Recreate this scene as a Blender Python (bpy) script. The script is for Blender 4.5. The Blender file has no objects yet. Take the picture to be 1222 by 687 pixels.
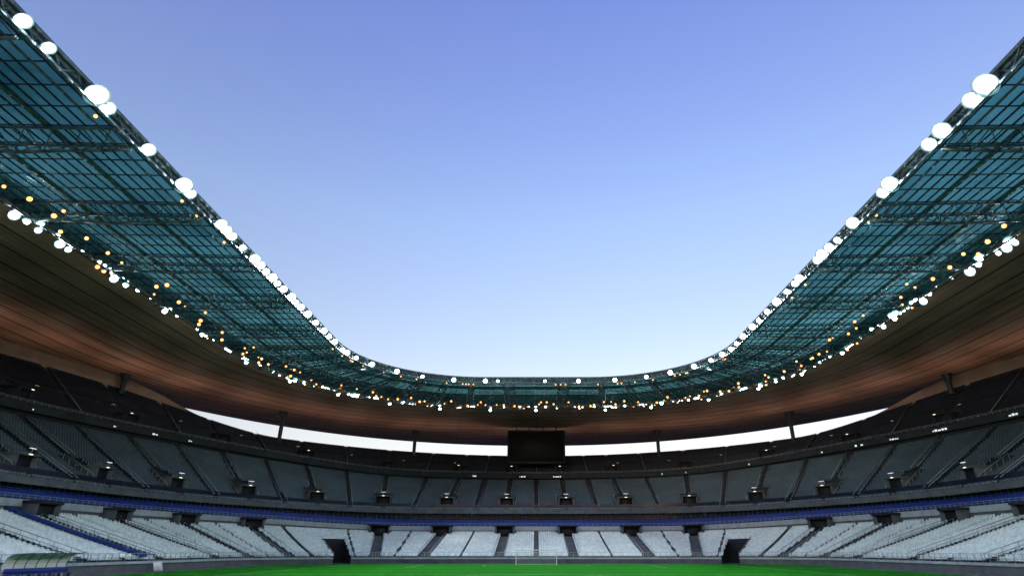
import bpy, math, random
import numpy as np
from mathutils import Vector, Matrix
random.seed(7); np.random.seed(7)
rad=math.radians
CZ=2.6; CY=64.0
S=bpy.context.scene
S.view_settings.view_transform='Standard'
try: S.view_settings.look='None'
except: pass
S.view_settings.exposure=0

# ------------------------------------------------------------------ materials
def new_mat(name):
    m=bpy.data.materials.new(name); m.use_nodes=True
    nt=m.node_tree; b=nt.nodes['Principled BSDF']
    return m,nt,b
def mat(name,col,rough=.6,metal=0,var=.25,scale=1.5,bump=0,attr=False,spec=.4):
    m,nt,b=new_mat(name)
    b.inputs['Roughness'].default_value=rough; b.inputs['Metallic'].default_value=metal
    b.inputs['Specular IOR Level'].default_value=spec
    geo=nt.nodes.new('ShaderNodeNewGeometry')
    n=nt.nodes.new('ShaderNodeTexNoise'); n.inputs['Scale'].default_value=scale; n.inputs['Detail'].default_value=6
    nt.links.new(geo.outputs['Position'],n.inputs['Vector'])
    mr=nt.nodes.new('ShaderNodeMapRange'); mr.inputs['From Min'].default_value=.3; mr.inputs['From Max'].default_value=.7
    mr.inputs['To Min'].default_value=1-var; mr.inputs['To Max'].default_value=1+var
    nt.links.new(n.outputs['Fac'],mr.inputs['Value'])
    vm=nt.nodes.new('ShaderNodeVectorMath'); vm.operation='SCALE'; vm.inputs[0].default_value=col[:3]
    last=mr.outputs['Result']
    if attr:
        at=nt.nodes.new('ShaderNodeAttribute'); at.attribute_name='rnd'
        m2=nt.nodes.new('ShaderNodeMapRange'); m2.inputs['To Min'].default_value=.85; m2.inputs['To Max'].default_value=1.12
        nt.links.new(at.outputs['Fac'],m2.inputs['Value'])
        mm=nt.nodes.new('ShaderNodeMath'); mm.operation='MULTIPLY'
        nt.links.new(m2.outputs['Result'],mm.inputs[0]); nt.links.new(last,mm.inputs[1]); last=mm.outputs[0]
    nt.links.new(last,vm.inputs['Scale'])
    nt.links.new(vm.outputs[0],b.inputs['Base Color'])
    if bump:
        bp=nt.nodes.new('ShaderNodeBump'); bp.inputs['Strength'].default_value=bump
        nt.links.new(n.outputs['Fac'],bp.inputs['Height']); nt.links.new(bp.outputs[0],b.inputs['Normal'])
    return m
def emit(name,col,strength,base=.8,sample=False):
    m=bpy.data.materials.new(name); m.use_nodes=True; nt=m.node_tree
    b=nt.nodes['Principled BSDF']; b.inputs['Base Color'].default_value=(base,base,base,1)
    b.inputs['Emission Color'].default_value=(*col,1); b.inputs['Emission Strength'].default_value=strength
    if not sample: m.cycles.emission_sampling='NONE'
    return m
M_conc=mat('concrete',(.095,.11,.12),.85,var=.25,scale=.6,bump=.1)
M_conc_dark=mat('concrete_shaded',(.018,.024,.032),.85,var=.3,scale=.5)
M_conc_lt=mat('concrete_pale',(.34,.39,.41),.8,var=.18,scale=.8)
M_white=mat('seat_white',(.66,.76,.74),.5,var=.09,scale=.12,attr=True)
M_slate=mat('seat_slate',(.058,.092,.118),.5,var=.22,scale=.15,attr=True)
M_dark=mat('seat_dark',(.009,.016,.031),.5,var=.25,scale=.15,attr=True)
M_blue=mat('seat_blue',(.012,.040,.27),.5,var=.2,scale=.3,attr=True)
M_bluep=mat('blue_cover',(.015,.045,.26),.6,var=.15)
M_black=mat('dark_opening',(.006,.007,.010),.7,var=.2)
M_glassdark=mat('box_glazing',(.010,.016,.035),.15,var=.3,scale=.4,spec=.6)
M_steel=mat('steel_painted',(.08,.13,.15),.45,metal=.3,var=.2)
M_steel_d=mat('steel_dark',(.03,.045,.055),.5,metal=.3,var=.2)
M_rail=mat('rail_galvanised',(.36,.42,.44),.4,metal=.4,var=.1)
M_line=mat('line_paint',(.75,.78,.75),.7,var=.12,scale=2)
M_whitep=mat('white_paint',(.8,.8,.8),.4,var=.05)
M_track=mat('apron_tartan',(.10,.115,.12),.9,var=.2,scale=.5,bump=.1)
M_asph=mat('asphalt',(.05,.05,.052),.95,var=.3,scale=.3)
M_lamp=emit('flood_bulb',(.92,.99,1.0),80)
M_refl_halo=emit('flood_reflector_halo',(.55,.93,1.0),.95,.1)  # reflector given its own cyan glow, imitating a soft halo round the bulb
M_rim_halo=emit('flood_rim_halo',(.25,.66,.78),.42,.08)  # weaker glow on the rim, fading the imitated halo outward
M_cool=emit('lamp_cool',(.78,1.0,.98),26)
M_cool_halo=emit('lamp_cool_bowl_halo',(.30,.85,.85),.8,.1)  # bowl emits teal itself, a painted halo around each small lamp
M_warm=emit('lamp_warm',(1.0,.40,.09),2.4)
M_sign=emit('lit_sign',(.85,.93,1.0),.9)
M_portlamp=emit('portal_lamp',(1.0,.85,.6),1.6)

def grass():
    m,nt,b=new_mat('grass'); b.inputs['Roughness'].default_value=.9; b.inputs['Specular IOR Level'].default_value=.08
    geo=nt.nodes.new('ShaderNodeNewGeometry'); sep=nt.nodes.new('ShaderNodeSeparateXYZ'); nt.links.new(geo.outputs['Position'],sep.inputs[0])
    a=nt.nodes.new('ShaderNodeMath'); a.operation='DIVIDE'; a.inputs[1].default_value=5.5; nt.links.new(sep.outputs['Y'],a.inputs[0])
    f=nt.nodes.new('ShaderNodeMath'); f.operation='FLOORED_MODULO'; f.inputs[1].default_value=2; nt.links.new(a.outputs[0],f.inputs[0])
    g=nt.nodes.new('ShaderNodeMath'); g.operation='GREATER_THAN'; g.inputs[1].default_value=1; nt.links.new(f.outputs[0],g.inputs[0])
    mx=nt.nodes.new('ShaderNodeMix'); mx.data_type='RGBA'; mx.inputs['A'].default_value=(.006,.18,.001,1); mx.inputs['B'].default_value=(.010,.235,.002,1)
    nt.links.new(g.outputs[0],mx.inputs['Factor'])
    n=nt.nodes.new('ShaderNodeTexNoise'); n.inputs['Scale'].default_value=1.2; n.inputs['Detail'].default_value=8; nt.links.new(geo.outputs['Position'],n.inputs['Vector'])
    mr=nt.nodes.new('ShaderNodeMapRange'); mr.inputs['To Min'].default_value=.45; mr.inputs['To Max'].default_value=1.55; nt.links.new(n.outputs['Fac'],mr.inputs['Value'])
    vm=nt.nodes.new('ShaderNodeVectorMath'); vm.operation='SCALE'; nt.links.new(mx.outputs['Result'],vm.inputs[0]); nt.links.new(mr.outputs[0],vm.inputs['Scale'])
    nt.links.new(vm.outputs[0],b.inputs['Base Color'])
    n2=nt.nodes.new('ShaderNodeTexNoise'); n2.inputs['Scale'].default_value=25; nt.links.new(geo.outputs['Position'],n2.inputs['Vector'])
    bp=nt.nodes.new('ShaderNodeBump'); bp.inputs['Strength'].default_value=.4; nt.links.new(n2.outputs['Fac'],bp.inputs['Height']); nt.links.new(bp.outputs[0],b.inputs['Normal'])
    return m
M_grass=grass()

def soffit():
    m,nt,b=new_mat('roof_soffit'); b.inputs['Roughness'].default_value=.55; b.inputs['Specular IOR Level'].default_value=.2
    uv=nt.nodes.new('ShaderNodeUVMap'); uv.uv_map='UVMap'
    sep=nt.nodes.new('ShaderNodeSeparateXYZ'); nt.links.new(uv.outputs[0],sep.inputs[0])
    def joint(out,period,width):
        a=nt.nodes.new('ShaderNodeMath'); a.operation='DIVIDE'; a.inputs[1].default_value=period; nt.links.new(out,a.inputs[0])
        f=nt.nodes.new('ShaderNodeMath'); f.operation='FRACT'; nt.links.new(a.outputs[0],f.inputs[0])
        g=nt.nodes.new('ShaderNodeMath'); g.operation='LESS_THAN'; g.inputs[1].default_value=width/period; nt.links.new(f.outputs[0],g.inputs[0])
        return g.outputs[0]
    j1=joint(sep.outputs['Y'],4.4,.40); j2=joint(sep.outputs['X'],9.0,.14); j3=joint(sep.outputs['Y'],1.1,.07)
    geo=nt.nodes.new('ShaderNodeNewGeometry')
    mp=nt.nodes.new('ShaderNodeMapping'); mp.inputs['Scale'].default_value=(.02,.5,1); nt.links.new(uv.outputs[0],mp.inputs[0])
    n=nt.nodes.new('ShaderNodeTexNoise'); n.inputs['Scale'].default_value=2; n.inputs['Detail'].default_value=5; nt.links.new(mp.outputs[0],n.inputs['Vector'])
    n2=nt.nodes.new('ShaderNodeTexNoise'); n2.inputs['Scale'].default_value=.06; n2.inputs['Detail'].default_value=3; nt.links.new(geo.outputs['Position'],n2.inputs['Vector'])
    cr=nt.nodes.new('ShaderNodeValToRGB'); cr.color_ramp.elements[0].position=.3; cr.color_ramp.elements[0].color=(.34,.16,.11,1)
    cr.color_ramp.elements[1].position=.7; cr.color_ramp.elements[1].color=(.60,.33,.24,1); nt.links.new(n.outputs['Fac'],cr.inputs[0])
    mr=nt.nodes.new('ShaderNodeMapRange'); mr.inputs['From Min'].default_value=.35; mr.inputs['From Max'].default_value=.65; mr.inputs['To Min'].default_value=.75; mr.inputs['To Max'].default_value=1.2; nt.links.new(n2.outputs['Fac'],mr.inputs['Value'])
    last=mr.outputs[0]
    for j,d in ((j1,.85),(j2,.4),(j3,.35)):
        a=nt.nodes.new('ShaderNodeMath'); a.operation='MULTIPLY_ADD'; a.inputs[1].default_value=-d; a.inputs[2].default_value=1; nt.links.new(j,a.inputs[0])
        mm=nt.nodes.new('ShaderNodeMath'); mm.operation='MULTIPLY'; nt.links.new(last,mm.inputs[0]); nt.links.new(a.outputs[0],mm.inputs[1]); last=mm.outputs[0]
    vm=nt.nodes.new('ShaderNodeVectorMath'); vm.operation='SCALE'; nt.links.new(cr.outputs[0],vm.inputs[0]); nt.links.new(last,vm.inputs['Scale'])
    nt.links.new(vm.outputs[0],b.inputs['Base Color'])
    return m
M_soffit=soffit()
def glassm():
    m=bpy.data.materials.new('roof_glass'); m.use_nodes=True; nt=m.node_tree; nt.nodes.clear()
    out=nt.nodes.new('ShaderNodeOutputMaterial')
    uv=nt.nodes.new('ShaderNodeUVMap'); uv.uv_map='UVMap'
    mp=nt.nodes.new('ShaderNodeMapping'); mp.inputs['Scale'].default_value=(1/4.8,1/1.5,1); nt.links.new(uv.outputs[0],mp.inputs[0])
    fl=nt.nodes.new('ShaderNodeVectorMath'); fl.operation='FLOOR'; nt.links.new(mp.outputs[0],fl.inputs[0])
    wn=nt.nodes.new('ShaderNodeTexWhiteNoise'); wn.noise_dimensions='2D'; nt.links.new(fl.outputs[0],wn.inputs['Vector'])
    n=nt.nodes.new('ShaderNodeTexNoise'); n.inputs['Scale'].default_value=.10; n.inputs['Detail'].default_value=4; nt.links.new(uv.outputs[0],n.inputs['Vector'])
    n3=nt.nodes.new('ShaderNodeMapRange'); n3.inputs['From Min'].default_value=.3; n3.inputs['From Max'].default_value=.7; nt.links.new(n.outputs['Fac'],n3.inputs['Value'])
    ad=nt.nodes.new('ShaderNodeMath'); ad.operation='MULTIPLY_ADD'; ad.inputs[1].default_value=.32; nt.links.new(wn.outputs['Value'],ad.inputs[0]); nt.links.new(n3.outputs[0],ad.inputs[2])
    cr=nt.nodes.new('ShaderNodeValToRGB'); cr.color_ramp.elements[0].position=.05; cr.color_ramp.elements[0].color=(.035,.125,.13,1)
    cr.color_ramp.elements[1].position=1.0; cr.color_ramp.elements[1].color=(.19,.48,.43,1); nt.links.new(ad.outputs[0],cr.inputs[0])
    tr=nt.nodes.new('ShaderNodeBsdfTransparent'); nt.links.new(cr.outputs[0],tr.inputs[0])
    di=nt.nodes.new('ShaderNodeBsdfDiffuse'); di.inputs[0].default_value=(.07,.27,.33,1)
    gl=nt.nodes.new('ShaderNodeBsdfGlossy'); gl.inputs['Roughness'].default_value=.2; gl.inputs[0].default_value=(.6,.8,.8,1)
    m1=nt.nodes.new('ShaderNodeMixShader'); m1.inputs[0].default_value=.34; nt.links.new(tr.outputs[0],m1.inputs[1]); nt.links.new(di.outputs[0],m1.inputs[2])
    m2=nt.nodes.new('ShaderNodeMixShader'); m2.inputs[0].default_value=.05; nt.links.new(m1.outputs[0],m2.inputs[1]); nt.links.new(gl.outputs[0],m2.inputs[2])
    nt.links.new(m2.outputs[0],out.inputs[0]); return m
M_glass=glassm()

# ------------------------------------------------------------------ mesh helpers
def empty(name):
    e=bpy.data.objects.new(name,None); S.collection.objects.link(e); e.empty_display_size=1; return e
def link(name,me,parent=None,mats=()):
    o=bpy.data.objects.new(name,me); S.collection.objects.link(o)
    for m in mats: me.materials.append(m)
    if parent: o.parent=parent
    return o
def np_mesh(name,V,F,uv=None,mi=None,rnd=None):
    V=np.asarray(V,dtype=np.float32); F=np.asarray(F,dtype=np.int32)
    me=bpy.data.meshes.new(name)
    me.vertices.add(len(V)); me.vertices.foreach_set('co',V.ravel())
    me.loops.add(F.size); me.loops.foreach_set('vertex_index',F.ravel())
    me.polygons.add(len(F)); me.polygons.foreach_set('loop_start',np.arange(0,F.size,4,dtype=np.int32))
    me.update(calc_edges=True)
    if uv is not None:
        l=me.uv_layers.new(name='UVMap'); l.data.foreach_set('uv',np.asarray(uv,dtype=np.float32)[F.ravel()].ravel())
    if mi is not None: me.polygons.foreach_set('material_index',np.asarray(mi,dtype=np.int32))
    if rnd is not None:
        a=me.attributes.new('rnd','FLOAT','FACE'); a.data.foreach_set('value',np.asarray(rnd,dtype=np.float32))
    me.validate(); me.update(); return me
class MB:
    def __init__(s): s.v=[]; s.f=[]; s.m=[]
    def box(s,o,ax,ay,az,x,y,z,m=0):
        o=Vector(o);b=len(s.v)
        for k in (z[0],z[1]):
            for i,j in ((x[0],y[0]),(x[1],y[0]),(x[1],y[1]),(x[0],y[1])):
                s.v.append(tuple(o+ax*i+ay*j+az*k))
        for q in ((3,2,1,0),(4,5,6,7),(0,1,5,4),(1,2,6,5),(2,3,7,6),(3,0,4,7)):
            s.f.append([b+i for i in q]); s.m.append(m)
    def beam(s,a,b,w,h=None,m=0):
        a=Vector(a);b=Vector(b);d=b-a;L=d.length
        if L<1e-6:return
        d/=L; up=Vector((0,0,1)) if abs(d.z)<.95 else Vector((1,0,0))
        sx=d.cross(up).normalized(); uy=sx.cross(d)
        h=h or w
        s.box(a,d,sx,uy,(0,L),(-w/2,w/2),(-h/2,h/2),m)
    def quad(s,p,m=0):
        b=len(s.v); s.v+= [tuple(q) for q in p]; s.f.append([b,b+1,b+2,b+3]); s.m.append(m)
    def mesh(s,name): return np_mesh(name,np.array(s.v),np.array(s.f),mi=s.m)
UP=Vector((0,0,1))

# ------------------------------------------------------------------ plan curves
class RR:
    def __init__(s,hx,hy,r,w,N,a,b):
        sx,sy=hx-r,hy-r; R=r+w; q=math.pi/2*R
        segs=[('l',(0,sy),(1,0),sx,(0,1)),('a',(sx,sy),0,q,None),('l',(sx,sy),(0,-1),2*sy,(1,0)),('a',(sx,-sy),1,q,None),
              ('l',(sx,-sy),(-1,0),2*sx,(0,-1)),('a',(-sx,-sy),2,q,None),('l',(-sx,-sy),(0,1),2*sy,(-1,0)),('a',(-sx,sy),3,q,None),('l',(-sx,sy),(1,0),sx,(0,1))]
        L=sum(x[3] for x in segs); s.L=L; s.N=N
        P=[];Nn=[]
        for i in range(N):
            t=i*L/N
            for sg in segs:
                if t<=sg[3]+1e-9: break
                t-=sg[3]
            if sg[0]=='l':
                n=sg[4]; c=(sg[1][0]+sg[2][0]*t, sg[1][1]+sg[2][1]*t)
            else:
                an=math.pi/2-sg[2]*math.pi/2-t/R; n=(math.cos(an),math.sin(an)); c=sg[1]
            P.append((c[0]+n[0]*r,c[1]+n[1]*r)); Nn.append(n)
        s.P=np.array(P); s.Nm=np.array(Nn)
        A=(s.Nm[:,0]/a)**2+(s.Nm[:,1]/b)**2
        B=2*(s.P[:,0]*s.Nm[:,0]/a**2+s.P[:,1]*s.Nm[:,1]/b**2)
        C=(s.P[:,0]/a)**2+(s.P[:,1]/b)**2-1
        s.D=(-B+np.sqrt(B*B-4*A*C))/(2*A)
        s.O=s.P+s.Nm*s.D[:,None]
        s.P=s.P+[0,CY]; s.O=s.O+[0,CY]
        s.xi=np.abs(s.O[:,0])/a
    def ring(s,k): return s.P+s.Nm*(s.D*k)[:,None]
    def ringoff(s,d): return s.P+s.Nm*d
def sm(x,a,b):
    t=np.clip((x-a)/(b-a),0,1); return t*t*(3-2*t)
NB=480
B=RR(50,62,24,28,NB,105,131)
wside=sm(B.xi,.35,.98)
wrim=sm(B.xi,.66,.95)
def ip(arr,idx):
    idx=np.asarray(idx)%NB; i0=np.floor(idx).astype(int)%NB; i1=(i0+1)%NB; f=idx-np.floor(idx)
    if arr.ndim>1: f=f[...,None]
    return arr[i0]*(1-f)+arr[i1]*f
T_low=(0.0,.36,(-1.6,-1.5),(3.2,4.2)); T_mez=(.362,.40,(4.7,5.9),(6.0,7.3))
T_mid=(.375,.76,(8.2,8.6),(18.0,20.6)); T_up=(.745,1.0,(19.2,22.4),(27.0,33.0))
def zt(T,k,idx_w=None):
    w0=wside; w1=wrim if T is T_up else wside
    za=T[2][0]+(T[2][1]-T[2][0])*w0; zb=T[3][0]+(T[3][1]-T[3][0])*w1
    kk=.9*k+.1*k*k
    return za+(zb-za)*kk+CZ
def frame(idx,T,k):
    s_=T[0]+(T[1]-T[0])*k
    p=ip(B.ring(s_),idx); n=ip(B.Nm,idx); n=n/np.linalg.norm(n); z=float(ip(zt(T,k),idx))
    N=Vector((n[0],n[1],0)); Tn=Vector((n[1],-n[0],0))
    return Vector((p[0],p[1],z)),Tn,N

stand=empty('stadium_grandstand')
def idx_ray(R,x,y):
    return int(np.argmin((R[:,0]-x)**2+(R[:,1]-y)**2))
tun=[]
for sx in (-1,1):
    for yy in (123.5,2*CY-123.5):
        tun.append(idx_ray(B.P,sx*37.5,yy))
TH=3
tunmask=np.zeros(NB,bool)
for t in tun:
    for k in range(-TH,TH): tunmask[(t+k)%NB]=True

def build_tier(name,T,rows,M,skip=None,skip_k=0):
    rings=[]
    for r in range(rows+1):
        k=r/rows; s_=T[0]+(T[1]-T[0])*k
        rings.append((B.ring(s_),zt(T,k)))
    ar=np.arange(NB); a2=(ar+1)%NB
    allV=[];allF=[];base=0
    for r in range(rows):
        p0,z0=rings[r]; p1,z1=rings[r+1]
        v=np.concatenate([np.c_[p0,z0],np.c_[p1,z0],np.c_[p1,z1]])
        f1=np.c_[base+ar,base+a2,base+NB+a2,base+NB+ar]; f2=np.c_[base+NB+ar,base+NB+a2,base+2*NB+a2,base+2*NB+ar]
        if skip is not None and r/rows<skip_k: f1=f1[~skip]; f2=f2[~skip]
        allV.append(v);allF+= [f1,f2]; base+=3*NB
    me=np_mesh(name,np.concatenate(allV),np.concatenate(allF)[:,::-1])
    return link(name,me,stand,[M])
ROWS={'low':29,'mez':4,'mid':31,'up':22}
build_tier('lower_tier',T_low,ROWS['low'],M_conc,tunmask,.62)
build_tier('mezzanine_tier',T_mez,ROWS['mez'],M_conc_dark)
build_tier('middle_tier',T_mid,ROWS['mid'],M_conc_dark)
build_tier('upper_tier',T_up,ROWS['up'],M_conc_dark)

def ringwall(name,pa,za,pb,zb,M,parent=stand,mask=None,uv=False,flip=False):
    ar=np.arange(len(pa)); a2=(ar+1)%len(pa); n=len(pa)
    za=np.broadcast_to(za,(n,)); zb=np.broadcast_to(zb,(n,))
    V=np.concatenate([np.c_[pa,za],np.c_[pb,zb]])
    F=np.c_[ar,a2,n+a2,n+ar]
    if mask is not None: F=F[~mask]
    if flip: F=F[:,::-1]
    return link(name,np_mesh(name,V,F),parent,[M])
def zc(e,s_): return e+(s_-e)*wside+CZ
ringwall('front_wall',B.ring(0),np.zeros(NB),B.ring(0),zt(T_low,0),M_conc,mask=tunmask)
ringwall('front_wall_cap',B.ringoff(-.18),zt(T_low,0)+.12,B.ringoff(.12),zt(T_low,0)+.12,M_conc_lt,mask=tunmask)
ringwall('front_wall_face',B.ringoff(-.18),zt(T_low,0)-.18,B.ringoff(-.18),zt(T_low,0)+.12,M_conc_lt,mask=tunmask)
ringwall('lower_back_wall',B.ring(.3605),zt(T_low,1)-.3,B.ring(.3605),zc(4.75,5.95),M_conc)
ringwall('lower_parapet_face',B.ring(.357),zc(4.0,5.2),B.ring(.357),zc(4.95,6.15),M_conc_lt)
ringwall('lower_parapet_top',B.ring(.357),zc(4.95,6.15),B.ring(.3615),zc(4.95,6.15),M_conc_lt)
ringwall('hospitality_glazing',B.ring(.402),zc(5.9,7.1),B.ring(.402),zc(10,10.5),M_glassdark)
ringwall('middle_soffit',B.ring(.372),zc(7.75,8.15),B.ring(.402),zc(7.9,8.3),M_conc_dark)
ringwall('middle_parapet_face',B.ring(.372),zc(7.75,8.15),B.ring(.372),zc(8.75,9.15),M_conc)
ringwall('middle_parapet_top',B.ring(.372),zc(8.75,9.15),B.ring(.3755),zc(8.75,9.15),M_conc)
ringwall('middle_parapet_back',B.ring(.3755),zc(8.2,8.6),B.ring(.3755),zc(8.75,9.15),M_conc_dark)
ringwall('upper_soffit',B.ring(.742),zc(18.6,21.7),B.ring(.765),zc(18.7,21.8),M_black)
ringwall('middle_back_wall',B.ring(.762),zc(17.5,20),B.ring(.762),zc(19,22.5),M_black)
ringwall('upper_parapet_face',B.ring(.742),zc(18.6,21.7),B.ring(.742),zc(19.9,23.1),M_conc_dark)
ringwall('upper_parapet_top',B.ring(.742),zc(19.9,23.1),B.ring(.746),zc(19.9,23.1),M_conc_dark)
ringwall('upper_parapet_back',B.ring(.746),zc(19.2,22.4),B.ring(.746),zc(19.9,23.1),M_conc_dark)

# ------------------------------------------------------------------ roof heights
ROFF=21.3
R=RR(37.6,67,26,40,NB,120,146)
wro=R.xi**4
Zout=33.0+3.6*wro
def rz(d):
    return 35.0+(Zout-35.0)*np.clip(d/R.D,0,1)+CZ
def roof_over(p):
    res=[]
    for q in p:
        v=q-R.P; along=(v*R.Nm).sum(1); perp=np.abs(v[:,0]*R.Nm[:,1]-v[:,1]*R.Nm[:,0])
        perp=np.where(along<0,1e9,perp); i=int(np.argmin(perp)); d=along[i]
        res.append(35+(Zout[i]-35)*min(1,d/R.D[i])+CZ)
    return np.array(res)
rimroof=roof_over(B.O)
rimz=zt(T_up,1)
wallz=rimz+ .35+(rimroof-.05-rimz-.35)*sm(B.xi,.78,.90)
M_backwall=mat('bronze_cladding',(.30,.18,.13),.5,var=.2,scale=.3)
ringwall('rim_back_wall',B.ring(1.0),rimz-.5,B.ring(1.0),wallz,M_backwall)
ringwall('rim_top',B.ring(1.0),wallz,B.ring(1.012),wallz,M_conc_dark)
ringwall('outer_facade',B.ring(1.012),np.full(NB,-.1),B.ring(1.012),wallz,M_conc_dark)

# ------------------------------------------------------------------ aisles & portals
midring=B.ring(.38); seg=np.linalg.norm(np.roll(midring,-1,0)-midring,axis=1); cum=np.concatenate([[0],np.cumsum(seg)]); LT=cum[-1]
def idx_of_len(l): return float(np.interp(l%LT,cum,np.arange(NB+1)))
npor=int(round(LT/14.6)); npor-=npor%2
pitchl=LT/npor
portals=[idx_of_len((k+.5)*pitchl) for k in range(npor)]
halves=[idx_of_len(k*pitchl) for k in range(npor)]
def nearidx(i,j): 
    d=abs(i-j)%NB; return min(d,NB-d)
portals_low=[p for p in portals if all(nearidx(p,t)>TH+2 for t in tun)]
EX={'low':[],'mez':[],'mid':[],'up':[]}
for p in portals_low: EX['low'].append((p,1.15,0,1)); 
for p in halves: EX['low'].append((p,.35,0,1))
for p in portals_low: EX['low'].append((p,2.6,.90,1))
for p in portals:
    EX['mid']+= [(p,2.3,.12,.42),(p,.7,.40,1),(p,.55,0,.12)]
    EX['up']+=[(p,1.9,.10,.42),(p,.6,.4,1)]
for p in halves: EX['mid'].append((p,.55,0,1)); EX['up'].append((p,.5,0,1))
def build_seats(name,T,rows,key,M,pitch=.52,wd=.48,hb=.82):
    C=[];Tn=[];Nn=[];Z=[];G=[]
    for r in range(rows):
        k=r/rows; s_=T[0]+(T[1]-T[0])*k; p=B.ring(s_); z=zt(T,k)
        depth=(T[1]-T[0])/rows*B.D
        sg=np.linalg.norm(np.roll(p,-1,0)-p,axis=1); cm=np.concatenate([[0],np.cumsum(sg)]); L=cm[-1]
        n=int(L/pitch); ls=(np.arange(n)+.5)*L/n
        idx=np.interp(ls,cm,np.arange(NB+1)); step=sg[np.minimum(idx.astype(int),NB-1)]
        keep=np.ones(n,bool)
        for (pi,hw,k0,k1) in EX[key]:
            if k0<=k<=k1:
                d=np.abs(idx-pi); d=np.minimum(d,NB-d); keep&=~(d*step<hw)
        if key=='low':
            if k<.64:
                keep&=~tunmask[np.minimum(idx.astype(int),NB-1)]
            pp0=ip(p,idx)
            keep&=~((np.abs(pp0[:,0])<4)&(pp0[:,1]<5)&(pp0[:,1]>-6))
        if r==int(rows*.5) and key=='up': keep&=False
        idx=idx[keep]
        pp=ip(p,idx); nn=ip(B.Nm,idx); nn/=np.linalg.norm(nn,axis=1)[:,None]
        C.append(pp);Nn.append(nn);Z.append(ip(z,idx));G.append(ip(depth,idx))
    C=np.concatenate(C);Nn=np.concatenate(Nn);Z=np.concatenate(Z);G=np.concatenate(G)
    Tn=np.c_[Nn[:,1],-Nn[:,0]]
    n=len(C); h=wd/2
    def P(t,d,z): return np.c_[C+Tn*t+Nn*(G*d)[:,None],Z+z]
    jit=np.random.rand(n)
    V=np.stack([P(-h,.30,.40),P(h,.30,.40),P(h,.78,.36),P(-h,.78,.36),P(h*.92,.90,hb),P(-h*.92,.90,hb),
                P(-h,.30,.40-.06),P(h,.30,.40-.06)],1).reshape(-1,3)
    b=(np.arange(n)*8)[:,None]
    F=np.stack([b+[0,1,2,3],b+[3,2,4,5],b+[6,7,1,0]],1).reshape(-1,4)
    me=np_mesh(name,V,F,rnd=np.repeat(jit,3))
    return link(name,me,stand,[M])
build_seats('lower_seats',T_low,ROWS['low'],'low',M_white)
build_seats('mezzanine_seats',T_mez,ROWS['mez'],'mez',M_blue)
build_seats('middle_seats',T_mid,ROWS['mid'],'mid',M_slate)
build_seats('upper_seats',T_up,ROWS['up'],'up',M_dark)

mb=MB() # mats 0 conc,1 pale,2 black,3 rail,4 portal lamp,5 sign,6 dark conc,7 blue
rngp=random.Random(21)
for p in portals_low:
    o,t,n=frame(p,T_low,.90)
    mb.box(o,t,n,UP,(-2.2,-1.9),(-.2,3.2),(-.3,2.1),0); mb.box(o,t,n,UP,(1.9,2.2),(-.2,3.2),(-.3,2.1),0)
    mb.box(o,t,n,UP,(-2.35,2.35),(-.35,3.2),(2.1,2.45),6)
    mb.box(o,t,n,UP,(-1.898,1.898),(.5,3.2),(-.3,2.098),2)
    for sgn in (-1,1):
        a,t1,n1=frame(p,T_low,.02); b_,_,_=frame(p,T_low,.88)
        pa=a+t1*sgn*1.1+UP*.95; pb=b_+t*sgn*1.1+UP*.95
        mb.beam(pa,pb,.07,m=3)
        for q in range(9):
            c=pa.lerp(pb,q/8); mb.beam(c-UP*.95,c,.06,m=3)
for j,p in enumerate(portals):
    o,t,n=frame(p,T_mid,.12)
    for sgn in (-1,1):
        mb.box(o,t,n,UP,(sgn*1.75-.15,sgn*1.75+.15),(-.1,6.2),(-.2,2.3),0)
        a=o+t*sgn*2.2; b_,t2,n2=frame(p,T_mid,.42); 
        mb.beam(a+UP*1.0,b_+t2*sgn*2.2+UP*1.0,.10,m=3)
        for q in range(6):
            c=(a+UP*1).lerp(b_+t2*sgn*2.2+UP,q/5); mb.beam(c-UP*1.2,c,.07,m=3)
    mb.box(o,t,n,UP,(-2.0,2.0),(-.3,6.2),(2.3,2.55),0)
    mb.box(o,t,n,UP,(-1.598,1.598),(.6,6.1),(-.2,2.298),2)
    mb.box(o,t,n,UP,(-.3,.3),(-.42,-.31),(2.36,2.48),4)
    mb.box(o,t,n,UP,(-.04,.04),(-.40,-.34),(2.55,3.2),3)
    if j%5!=2: mb.box(o,t,n,UP,(-.55,.55),(-.5,-.3),(3.2,3.28),5)
    a,ta,na=frame(p,T_mid,.44); b_,tb,nb=frame(p,T_mid,.98)
    for sgn in (-1,1): mb.beam(a+ta*sgn*.75+UP*.95,b_+tb*sgn*.75+UP*.95,.08,m=3)
    o,t,n=frame(p,T_up,.10)
    for sgn in (-1,1):
        mb.box(o,t,n,UP,(sgn*1.6-.15,sgn*1.6+.15),(-.1,4.5),(-.2,2.2),6)
    mb.box(o,t,n,UP,(-1.9,1.9),(-.3,4.5),(2.2,2.45),6)
    mb.box(o,t,n,UP,(-1.448,1.448),(.5,4.4),(-.2,2.198),2)
    x=rngp.uniform(-1,.6)
    if rngp.random()<.7: mb.box(o,t,n,UP,(x,x+.5),(-.42,-.31),(2.22,2.34),4)
for p in halves:
    a,ta,na=frame(p,T_mid,.04); b_,tb,nb=frame(p,T_mid,.97)
    for sgn in (-1,1): mb.beam(a+ta*sgn*.6+UP*.95,b_+tb*sgn*.6+UP*.95,.08,m=3)
    a,ta,na=frame(p,T_up,.04); b_,tb,nb=frame(p,T_up,.97)
    mb.beam(a+UP*.95,b_+UP*.95,.07,m=3)
link('portals_and_stairs',mb.mesh('portals_and_stairs'),stand,[M_conc,M_conc_lt,M_black,M_rail,M_portlamp,M_sign,M_conc_dark,M_bluep])

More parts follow.
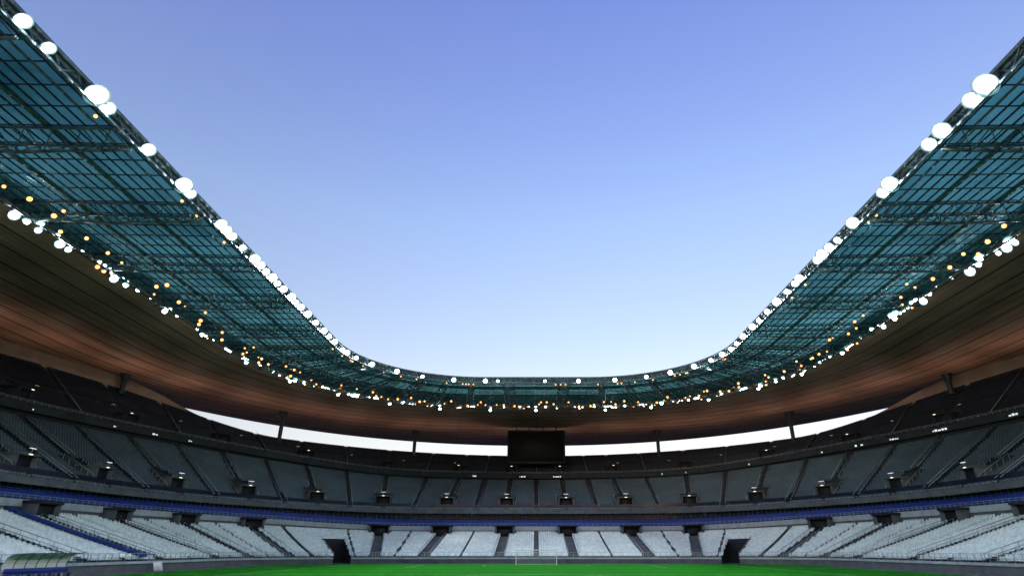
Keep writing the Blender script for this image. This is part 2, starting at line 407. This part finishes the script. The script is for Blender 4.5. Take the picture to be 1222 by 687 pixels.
mb=MB()
for t in tun:
    zl=lambda k,i:float(zt(T_low,k)[i%NB]); K=18/29
    for e in (t-TH,t+TH):
        for q in range(18):
            k0,k1=q/29,(q+1)/29
            a=B.ring(.36*k0)[e%NB]; b_=B.ring(.36*k1)[e%NB]
            mb.quad([(a[0],a[1],0),(b_[0],b_[1],0),(b_[0],b_[1],zl(k1,e)+.35),(a[0],a[1],zl(k0,e)+.35)],0)
            mb.beam((a[0],a[1],zl(k0,e)+.9),(b_[0],b_[1],zl(k1,e)+.9),.06,m=2)
            if q%3==0: mb.beam((a[0],a[1],zl(k0,e)+.3),(a[0],a[1],zl(k0,e)+.9),.06,m=2)
    r_=B.ring(.36*K)
    for i in range(t-TH,t+TH):
        a=r_[i%NB];b_=r_[(i+1)%NB]; zz=zl(K,i)
        mb.quad([(a[0],a[1],0),(b_[0],b_[1],0),(b_[0],b_[1],3.9),(a[0],a[1],3.9)],1)
        mb.quad([(a[0],a[1],3.9),(b_[0],b_[1],3.9),(b_[0],b_[1],zz+.5),(a[0],a[1],zz+.5)],0)
link('vehicle_tunnel_walls',mb.mesh('vehicle_tunnel_walls'),stand,[M_conc_dark,M_black,M_rail])

def ringrail(name,s_,z,hs,every,M,w=.06,parent=stand,mask=None):
    mb=MB();p=B.ring(s_)
    for i in range(0,NB):
        if mask is not None and mask[i]: continue
        j=(i+1)%NB; a=Vector((*p[i],z[i]));b_=Vector((*p[j],z[j]))
        for h in hs: mb.beam(a+UP*h,b_+UP*h,w)
        if i%every==0: mb.beam(a,a+UP*hs[-1],w*1.2)
    return link(name,mb.mesh(name),parent,[M])
ringrail('front_railing',.001,zt(T_low,0)+.12,(.45,.9),1,M_rail,.05,mask=tunmask)
ringrail('mezzanine_railing',.359,zc(4.95,6.15),(.3,.6),1,M_rail,.05)
ringrail('middle_railing',.374,zc(8.75,9.15),(.25,),1,M_rail,.05)
ringrail('upper_railing',.744,zc(19.9,23.1),(.25,.5),1,M_rail,.05)

mb=MB();p=B.ring(.4013)
for i in range(NB):
    a=Vector((*p[i],zc(5.9,7.1)[i])); mb.beam(a,a+UP*2.2,.12,m=0)
link('glazing_mullions',mb.mesh('glazing_mullions'),stand,[M_steel])
mb=MB()
rng=random.Random(4)
for i in range(NB):
    if rng.random()<.07:
        q=B.ring(.7415)[i];n=B.Nm[i];t=Vector((n[1],-n[0],0)); o=Vector((q[0],q[1],zc(18.6,21.7)[i]))
        x=0
        for c in range(rng.randint(2,5)):
            w=rng.uniform(.2,.6); mb.box(o,t,Vector((*n,0)),UP,(x,x+w),(-.03,.0),(.35,.35+rng.uniform(.2,.4)),0); x+=w+.2
link('concourse_signs',mb.mesh('concourse_signs'),stand,[M_sign])

mb=MB()
i=idx_ray(B.ring(.2),-60,82)
for q in range(28):
    a,t,n=frame(i,T_low,q/28); b_,_,_=frame(i,T_low,(q+1)/28)
    mb.beam(a+UP*.75,b_+UP*.75,1.3,.35)
link('blue_stair_cover',mb.mesh('blue_stair_cover'),stand,[M_bluep])

# ------------------------------------------------------------------ roof
roof=empty('stadium_roof')
def roofsurf(name,d0,d1,steps,zoff,M,flip=False):
    n=NB; V=[];UV=[]
    arc=np.arange(n+1)*R.L/n
    for q in range(steps+1):
        k=q/steps; d=d0+(d1-d0)*k
        p=R.P+R.Nm*np.asarray(d)[:,None]; z=rz(d)+zoff
        p=np.r_[p,p[:1]]; z=np.r_[z,z[:1]]; dd=np.r_[d,d[:1]]
        V.append(np.c_[p,z]); UV.append(np.c_[arc,dd])
    V=np.concatenate(V);UV=np.concatenate(UV)
    m=n+1; F=[]
    for q in range(steps):
        a=np.arange(n); F.append(np.c_[q*m+a,q*m+a+1,(q+1)*m+a+1,(q+1)*m+a])
    F=np.concatenate(F)
    if flip: F=F[:,::-1]
    me=np_mesh(name,V,F,uv=UV)
    return link(name,me,roof,[M])
c=np.full(NB,1.0)
roofsurf('glass_canopy',c*0.3,c*ROFF,14,.55,M_glass)
roofsurf('soffit',c*ROFF,R.D,24,0,M_soffit)
roofsurf('roof_top',c*ROFF,R.D,6,2.4,M_steel_d,True)
def rwall(name,pa,za,pb,zb,M): return ringwall(name,pa,za,pb,zb,M,parent=roof)
rwall('inner_fascia',R.ringoff(ROFF),rz(c*ROFF),R.ringoff(ROFF),rz(c*ROFF)+2.4,M_steel)
rwall('outer_fascia',R.O,rz(R.D)-.1,R.O,rz(R.D)+2.4,M_steel)
mb=MB()
def rp(i,d,zo=0):
    i%=NB; q=R.P[i]+R.Nm[i]*d; z=35+(Zout[i]-35)*d/R.D[i]+CZ+zo
    return Vector((q[0],q[1],z))
for i in range(NB):
    for j,d in enumerate(np.linspace(0.3,ROFF,19)):
        w=.36 if j%6==0 else .12
        mb.beam(rp(i,d,.42),rp(i+1,d,.42),w,w*1.1,m=1 if j%6 else 0)
    mb.beam(rp(i,0,-.5),rp(i+1,0,-.5),.24,m=0)
    mb.beam(rp(i,0,.75),rp(i+1,0,.75),.34,m=0)
    mb.beam(rp(i,1.6,-.5),rp(i+1,1.6,-.5),.16,m=0)
    mb.beam(rp(i,ROFF-1.5,-1.2),rp(i+1,ROFF-1.5,-1.2),.2,m=0)
    if i%2==0:
        mb.beam(rp(i,0,-.5),rp(i+1,0,.7),.1); mb.beam(rp(i+1,0,.7),rp(i+2,0,-.5),.1)
        mb.beam(rp(i,ROFF-1.5,-1.2),rp(i+1,ROFF-.2,.2),.1); mb.beam(rp(i+1,ROFF-.2,.2),rp(i+2,ROFF-1.5,-1.2),.1)
    if i%2==0: mb.beam(rp(i,.3,.40),rp(i,ROFF,.40),.07,.12,m=1)
NT=48
for k in range(NT):
    i=int((k+.5)*NB/NT)
    for di in (-1,1):
        mb.beam(rp(i+di,0,.1),rp(i+di,ROFF,.1),.20)
    bot=[rp(i,d,-1.7+.9*abs(d/ROFF-.5)) for d in np.linspace(0,ROFF,9)]
    for a,b_ in zip(bot[:-1],bot[1:]): mb.beam(a,b_,.22)
    ds=np.linspace(0,ROFF,9)
    for q in range(8):
        for di in (-1,1):
            mb.beam(bot[q],rp(i+di,(ds[q]+ds[q+1])/2,.1),.09); mb.beam(rp(i+di,(ds[q]+ds[q+1])/2,.1),bot[q+1],.09)
        mb.beam(rp(i-1,ds[q],.1),rp(i+1,ds[q],.1),.09)
link('steel_structure',mb.mesh('steel_structure'),roof,[M_steel,M_steel_d])

def cyl(mb,a,b_,r0,r1,m=0,n=14,caps=True):
    a=Vector(a);b_=Vector(b_);d=(b_-a).normalized(); u=d.orthogonal().normalized(); v=d.cross(u)
    pts=[[c_+ (u*math.cos(2*math.pi*k/n)+v*math.sin(2*math.pi*k/n))*r for k in range(n)] for c_,r in ((a,r0),(b_,r1))]
    for k in range(n):
        j=(k+1)%n; mb.quad([pts[0][k],pts[0][j],pts[1][j],pts[1][k]],m)
    if caps:
        for c_,ring in ((a,pts[0]),(b_,pts[1])):
            for k in range(0,n): mb.quad([c_,ring[k],ring[(k+1)%n],ring[(k+1)%n].lerp(c_,.5)],m)
for X in (38,70,92,103.5):
    yy=131*math.sqrt(1-(X/105)**2)
    for sx in (-1,1):
        for sy in (-1,1):
            px,py=sx*X*.985,CY+sy*yy*.985
            i=idx_ray(B.O,px,py)
            z0=rimz[i]-1.2; z1=rimroof[i]
            m_=MB()
            cyl(m_,(px,py,z0),(px,py,z1-1.6),.5,.55); cyl(m_,(px,py,z1-1.6),(px,py,z1+.05),.57,1.2)
            cyl(m_,(px,py,z0),(px,py,z0+.5),.85,.85)
            link('mast',m_.mesh('mast'),roof,[M_steel_d])

# ------------------------------------------------------------------ floodlights
def lampmesh():
    m_=MB()
    X=Vector((1,0,0));Y=Vector((0,1,0))
    o=Vector((0,0,0))
    m_.box(o,X,Y,UP,(-.85,-.78),(-.05,.05),(-.1,.1),0); m_.box(o,X,Y,UP,(.78,.85),(-.05,.05),(-.1,.1),0)
    m_.box(o,X,Y,UP,(-.85,-.79),(.0,.6),(-.05,.05),0); m_.box(o,X,Y,UP,(.79,.85),(.0,.6),(-.05,.05),0)
    m_.box(o,X,Y,UP,(-.85,.85),(.6,.68),(-.06,.06),0)
    n=24
    def ringp(r,y): return [Vector((r*math.cos(2*math.pi*k/n),y,r*math.sin(2*math.pi*k/n))) for k in range(n)]
    def band(a,b_,m):
        for k in range(n): m_.quad([a[k],a[(k+1)%n],b_[(k+1)%n],b_[k]],m)
    cyl(m_,o+Y*.5,o+Y*.32,.22,.30,0,n); band(ringp(.30,.32),ringp(.78,-.02),0)
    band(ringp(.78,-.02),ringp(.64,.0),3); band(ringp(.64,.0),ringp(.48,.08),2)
    r0=ringp(.48,.08); band(r0,ringp(.45,-.04),1); band(ringp(.45,-.04),ringp(.32,-.16),1); band(ringp(.32,-.16),ringp(.001,-.22),1)
    me=m_.mesh('floodlight')
    for q in (M_steel_d,M_lamp,M_refl_halo,M_rim_halo): me.materials.append(q)
    return me
LM=lampmesh()
def sidept(sx,y): return Vector((sx*37.6,y,35+CZ-.15)),Vector((sx,0,0))
fl=[]
for y,s_ in [(27,.9),(33.5,.8),(38.6,1.5),(40.2,1.0),(52.0,1.4),(53.6,.9),(60.2,1.1),(61.6,1.0),(63,.9),(66,.7),(69.2,1.15),(71,1.0),(73,.8),(75,1.05),(77,.7),(79,.9),(82,1.05),(84,.7),(86,.9),(89,1),(93,.8),(97,.95),(100,.7),(103,.9)]:
    fl.append((sidept(-1,y),s_))
for y,s_ in [(32,1.2),(37.4,1.55),(39.2,1.2),(43.2,1.3),(45.2,1.1),(51.8,1.4),(53.4,1.0),(59.8,1.2),(64,.7),(66,1.0),(67.9,1.2),(69.5,.9),(75.3,1.0),(77,.8),(80,.7),(83.8,1.1),(88,.8),(92,.7),(95,.95),(100,.95),(104,.7)]:
    fl.append((sidept(1,y),s_))
def arcpt(sx,an):
    a=rad(an); n=Vector((sx*math.cos(a),math.sin(a),0)); return Vector((sx*11.6,105,35+CZ-.15))+n*26,n
for an,s_ in ((6,.7),(10,.9),(18,.7),(29,.9),(44,.9),(58,.6),(74,.85)): fl.append((arcpt(-1,an),s_))
for an,s_ in ((5,.7),(13,.9),(22,.7),(33,.95),(47,.9),(60,.7),(76,.85)): fl.append((arcpt(1,an),s_))
for x,s_ in ((-11.6,.85),(-8.8,.5),(2,.5),(9.6,.8)): fl.append(((Vector((x,131,35+CZ-.15)),Vector((0,1,0))),s_))
base=list(fl)
for (p,n),s_ in base:
    if p.y>95 or abs(p.y-82)<1 : fl.append(((Vector((p.x,2*CY-p.y,p.z)),Vector((n.x,-n.y,0))),s_))
nedge=len(fl)
for sx,ys in ((-1,((56.2,.9),(59.6,.6),(63,.85),(64.4,.6),(73,.85),(85,.65))),(1,((62.6,.6),(64,.9),(65.4,.5),(70.7,1.0),(81,.85),(92,.6)))):
    for y,s_ in ys: fl.append(((Vector((sx*57.9,y,35+CZ-1.0)),Vector((sx,0,0))),s_))
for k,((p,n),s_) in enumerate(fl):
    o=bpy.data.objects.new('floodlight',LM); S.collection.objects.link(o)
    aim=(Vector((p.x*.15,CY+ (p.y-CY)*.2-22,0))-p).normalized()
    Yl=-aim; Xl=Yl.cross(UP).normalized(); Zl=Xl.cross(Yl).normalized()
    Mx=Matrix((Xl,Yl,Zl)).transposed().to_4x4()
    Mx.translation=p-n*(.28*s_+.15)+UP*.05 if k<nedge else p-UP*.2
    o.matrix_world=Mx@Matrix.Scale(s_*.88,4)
def spot(p,target,e,size=rad(120),col=(.94,.99,1)):
    L=bpy.data.lights.new('flood_beam','SPOT'); L.energy=e; L.spot_size=size; L.spot_blend=.6; L.shadow_soft_size=.6; L.color=col
    o=bpy.data.objects.new('flood_beam',L); S.collection.objects.link(o); o.location=p
    o.rotation_euler=(Vector(target)-Vector(p)).to_track_quat('-Z','Y').to_euler(); o.parent=roof
for sx in (-1,1):
    for y in (12,52,83,116):
        spot((sx*36.6,y,36.0),(-sx*22,y,0),17000)
for x in (-18,18):
    spot((x,129,36.0),(x*.4,80,0),14000); spot((x,-1,36.0),(x*.4,48,0),14000)

def ico(mb,c_,r,m=0):
    n=8
    prev=None
    for q in range(0,5):
        ph=math.pi*q/4; ring=[Vector(c_)+Vector((math.sin(ph)*math.cos(2*math.pi*k/n),math.sin(ph)*math.sin(2*math.pi*k/n),math.cos(ph)))*r for k in range(n)]
        if prev:
            for k in range(n): mb.quad([prev[k],prev[(k+1)%n],ring[(k+1)%n],ring[k]],m)
        prev=ring
def cool(c_,r):
    ico(mbc,c_,r); mbc.beam(c_,Vector(c_)+UP*1.2,.05,m=1)
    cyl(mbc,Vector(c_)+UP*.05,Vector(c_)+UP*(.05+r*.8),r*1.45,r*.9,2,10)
mbc=MB();mbw=MB();rng=random.Random(11)
arcL=R.L/NB
def rpf(f,d,zo):
    a=int(math.floor(f)); return rp(a,d,zo).lerp(rp(a+1,d,zo),f-a)
i=0.0; kk=0
while i<NB:
    f=i+rng.uniform(-1,1)
    r=.45 if rng.random()>.88 else rng.uniform(.14,.30)
    if rng.random()<.85:
        d=ROFF-1.2+rng.uniform(-.5,.5); cool(rpf(f,d,-1.0),r)
        if rng.random()<.3:
            cool(rpf(f+.8,d,-1.0),r*.9)
            if rng.random()<.5: cool(rpf(f+1.6,d,-1.0),r*.8)
    if kk%6==0:
        L=bpy.data.lights.new('canopy_glow','POINT'); L.energy=1900; L.color=(.75,1,.97); L.shadow_soft_size=.3
        o=bpy.data.objects.new('canopy_glow',L); S.collection.objects.link(o); o.location=rpf(f,ROFF-2.0,-2.0); o.parent=roof
        cool(o.location,.31)
    kk+=1
    i+=3.2/arcL
i=0.0
while i<NB:
    f=i+rng.uniform(-1,1)
    c_=rpf(f,ROFF-rng.choice([3.8,4.6,2.6,.4,6.5]),-1.1); ico(mbw,c_,rng.uniform(.16,.30)); mbw.beam(c_,c_+UP*1.2,.05,m=1)
    i+=2.5/arcL
for k in range(0,70):
    f=rng.uniform(0,NB); c_=rpf(f,.8,-.6); ico(mbw,c_,.17); mbw.beam(c_,c_+UP*.8,.05,m=1)
link('canopy_lamps_cool',mbc.mesh('canopy_lamps_cool'),roof,[M_cool,M_steel_d,M_cool_halo])
link('canopy_lamps_warm',mbw.mesh('canopy_lamps_warm'),roof,[M_warm,M_steel_d])

# added warm fill lamps on invented posts along the upper tier, brightening the soffit
mbu=MB()
nu=44
ur=B.ring(.90); sg=np.linalg.norm(np.roll(ur,-1,0)-ur,axis=1); cu=np.concatenate([[0],np.cumsum(sg)])
for k in range(nu):
    idx=float(np.interp((k+.5)*cu[-1]/nu,cu,np.arange(NB+1)))
    o_,t,n=frame(idx,T_up,.22)
    top=o_+UP*2.2
    mbu.beam(o_,top,.12,m=1); mbu.box(top,t,n,UP,(-.35,.35),(-.2,.2),(0,.12),1)
    mbu.box(top,t,n,UP,(-.3,.3),(-.15,.15),(.121,.15),0)
    L=bpy.data.lights.new('soffit_fill','SPOT'); L.energy=780; L.color=(1,.80,.64); L.spot_size=rad(150); L.spot_blend=1; L.shadow_soft_size=.15
    q=bpy.data.objects.new('soffit_fill',L); S.collection.objects.link(q); q.location=top+UP*.3; q.rotation_euler=(math.pi,0,0); q.parent=stand
link('soffit_fill_posts',mbu.mesh('soffit_fill_posts'),stand,[M_portlamp,M_steel_d])

# ------------------------------------------------------------------ scoreboard
sb=empty('scoreboard_screen')
m_=MB(); o=Vector((0,179,0)); X=Vector((1,0,0));Y=Vector((0,1,0))
m_.box(o,X,Y,UP,(-8.6,8.6),(0,1.6),(25.6,35.2),0)
m_.box(o,X,Y,UP,(-8.1,8.1),(-.06,-.002),(26.3,34.3),1)
for x in (-8.6,8.2): m_.box(o,X,Y,UP,(x,x+.4),(-.25,-.003),(25.6,35.2),0)
m_.box(o,X,Y,UP,(-8.19,8.19),(-.25,-.003),(34.8,35.2),0); m_.box(o,X,Y,UP,(-8.19,8.19),(-.25,-.003),(25.6,26.0),0)
for x in (-6,-2,2,6): m_.box(o,X,Y,UP,(x-.15,x+.15),(.5,.9),(35.2,36.6),0)
link('screen_body',m_.mesh('screen_body'),sb,[M_steel_d,M_black])

# ------------------------------------------------------------------ ground, pitch, goal
def sheet(name,pts,z,M,parent=None):
    me=bpy.data.meshes.new(name); me.from_pydata([(x,y,z) for x,y in pts],[],[list(range(len(pts)))]); me.update()
    return link(name,me,parent,[M])
sheet('ground',[(-3000,-3000),(3000,-3000),(3000,3000),(-3000,3000)],-.03,M_asph)
pr=B.ringoff(30)
sheet('running_apron',[tuple(q) for q in pr][::-1],-.012,M_track)
sheet('pitch_grass',[(-46.5,3.5),(46.5,3.5),(46.5,124),(-46.5,124)],0.0,M_grass)
m_=MB()
def ln(x0,y0,x1,y1,w=.12):
    m_.quad([(x0,y0,.006),(x1,y0,.006),(x1,y1,.006),(x0,y1,.006)],0)
hy=52.5;GX=34
ln(-GX,CY+hy-.12,GX,CY+hy);ln(-GX,CY-hy,GX,CY-hy+.12)
for sx in (-1,1): ln(sx*GX-.06,CY-hy+.12,sx*GX+.06,CY+hy-.12)
ln(-GX+.06,CY-.06,GX-.06,CY+.06)
for sy in (-1,1):
    for hw,dp in ((20.15,16.5),(9.15,5.5)):
        yl=CY+sy*hy; yi=yl-sy*dp; lo,hi=min(yi,yl-sy*.12),max(yi,yl-sy*.12)
        for sx in (-1,1): ln(sx*hw-.06,lo,sx*hw+.06,hi)
        ln(-hw+.06,yi-.06,hw-.06,yi+.06)
n=64
for k in range(n):
    a0,a1=2*math.pi*k/n,2*math.pi*(k+1)/n
    m_.quad([(9.09*math.cos(a0),CY+9.09*math.sin(a0),.010),(9.21*math.cos(a0),CY+9.21*math.sin(a0),.010),(9.21*math.cos(a1),CY+9.21*math.sin(a1),.010),(9.09*math.cos(a1),CY+9.09*math.sin(a1),.010)],0)
link('pitch_markings',m_.mesh('pitch_markings'),None,[M_line])
m_=MB(); gy=CY+hy-.06
for sx in (-1,1):
    cyl(m_,(sx*3.66,gy,0),(sx*3.66,gy,2.5),.075,.075)
    m_.beam((sx*3.66,gy,2.44),(sx*3.66,gy+.9,2.44),.05); m_.beam((sx*3.66,gy+.9,2.44),(sx*3.66,gy+2.0,.05),.05)
    m_.beam((sx*3.66,gy,.05),(sx*3.66,gy+2,.05),.05)
cyl(m_,(-3.66,gy,2.44),(3.66,gy,2.44),.075,.075)
m_.beam((-3.66,gy+2,.05),(3.66,gy+2,.05),.05)
for k in range(37):
    x=-3.66+k*7.32/36
    m_.beam((x,gy+.9,2.42),(x,gy+2,.05),.014); m_.beam((x,gy,2.42),(x,gy+.9,2.42),.014)
for k in range(12):
    t=k/12; m_.beam((-3.66,gy+.9+1.1*t,2.42*(1-t)+.05*t),(3.66,gy+.9+1.1*t,2.42*(1-t)+.05*t),.014)
    for sx in (-1,1): m_.beam((sx*3.66,gy+.02,2.42*(1-t)),(sx*3.66,gy+.9+1.1*t,2.42*(1-t)),.014)
g=link('football_goal',m_.mesh('football_goal'),None,[M_whitep])
for x,y in ((-48.2,83.5),(-48.0,82.2)):
    m_=MB(); o=Vector((x,y,0)); X=Vector((0,1,0));Y=Vector((1,0,0)); Zt=Vector((-.35,0,1)).normalized()
    for h in (0.15,1.15): m_.box(o,X,Y,Zt,(-.45,.45),(-.03,.03),(h,h+.06),0)
    for q in (-.45,-.15,.15,.39): m_.box(o,X,Y,Zt,(q,q+.06),(-.03,.03),(0,1.15),0)
    m_.box(o,X,Y,Zt,(-.38,.38),(-.015,.015),(.22,1.13),0)
    link('crowd_barrier',m_.mesh('crowd_barrier'),None,[M_whitep])
m_=MB(); bx,by=-48.6,63
prof=[(0,0),(0,1.3),(.25,1.9),(.8,2.2),(1.6,2.25)]
for (a,b_),(c0,d0) in zip(prof[:-1],prof[1:]):
    for q in range(6):
        y0=by-4+q*1.34; y1=y0+1.28
        m_.quad([(bx+a,y0,b_),(bx+a,y1,b_),(bx+c0,y1,d0),(bx+c0,y0,d0)],0)
        m_.beam((bx+a,y1+.03,b_),(bx+c0,y1+.03,d0),.08,m=1)
m_.box(Vector((bx,by-4,0)),Vector((1,0,0)),Vector((0,1,0)),UP,(.4,.9),(0,8),(.4,.48),2)
m_.box(Vector((bx,by-4,0)),Vector((1,0,0)),Vector((0,1,0)),UP,(.3,.36),(0,8),(.5,.95),2)
for q in range(7): m_.box(Vector((bx,by-4+q*1.3,0)),Vector((1,0,0)),Vector((0,1,0)),UP,(.5,.8),(0,.1),(0,.4),1)
link('team_bench_shelter',m_.mesh('team_bench_shelter'),None,[M_whitep,M_steel,M_bluep])

# ------------------------------------------------------------------ world & sun
W=bpy.data.worlds.new('World'); S.world=W; W.use_nodes=True; nt=W.node_tree
bg=nt.nodes['Background']
sky=nt.nodes.new('ShaderNodeTexSky'); sky.sky_type='NISHITA'; sky.sun_disc=False
sky.sun_elevation=rad(9); sky.sun_rotation=rad(200); sky.altitude=0; sky.air_density=1.0; sky.dust_density=.4; sky.ozone_density=3
tc=nt.nodes.new('ShaderNodeTexCoord'); sp=nt.nodes.new('ShaderNodeSeparateXYZ'); nt.links.new(tc.outputs['Generated'],sp.inputs[0])
rmp=nt.nodes.new('ShaderNodeValToRGB'); e=rmp.color_ramp.elements
nt.links.new(sp.outputs['Z'],rmp.inputs[0])
def sc(c): return tuple(x/5 for x in c)+(1,)
e[0].position=.10; e[0].color=sc((2.9,1.6,1.2)); e[1].position=.80; e[1].color=sc((3.5,2.4,3.15))
k=e.new(.27); k.color=sc((3.65,2.2,1.70)); k=e.new(.5); k.color=sc((3.9,2.65,2.45))
tint=nt.nodes.new('ShaderNodeVectorMath'); tint.operation='MULTIPLY'
s5=nt.nodes.new('ShaderNodeVectorMath'); s5.operation='SCALE'; s5.inputs['Scale'].default_value=5
nt.links.new(rmp.outputs[0],s5.inputs[0]); nt.links.new(sky.outputs[0],tint.inputs[0]); nt.links.new(s5.outputs[0],tint.inputs[1])
nt.links.new(tint.outputs[0],bg.inputs[0]); bg.inputs[1].default_value=.15
sl=bpy.data.lights.new('sun','SUN'); sl.energy=.3; sl.angle=rad(.5); sl.color=(1,.85,.7)
so=bpy.data.objects.new('sun',sl); S.collection.objects.link(so)
az=rad(200); el=rad(9)
sd=Vector((math.sin(az)*math.cos(el),math.cos(az)*math.cos(el),math.sin(el)))
so.rotation_euler=sd.to_track_quat('Z','Y').to_euler()

# ------------------------------------------------------------------ camera
cd=bpy.data.cameras.new('camera'); cam=bpy.data.objects.new('camera',cd); S.collection.objects.link(cam)
cd.sensor_width=36; cd.lens=700/1222*36; cd.clip_end=8000; cd.clip_start=.1; cd.shift_x=-29/1222
cam.location=(0,0,CZ); cam.rotation_euler=(rad(90+23.96),0,0)
S.camera=cam
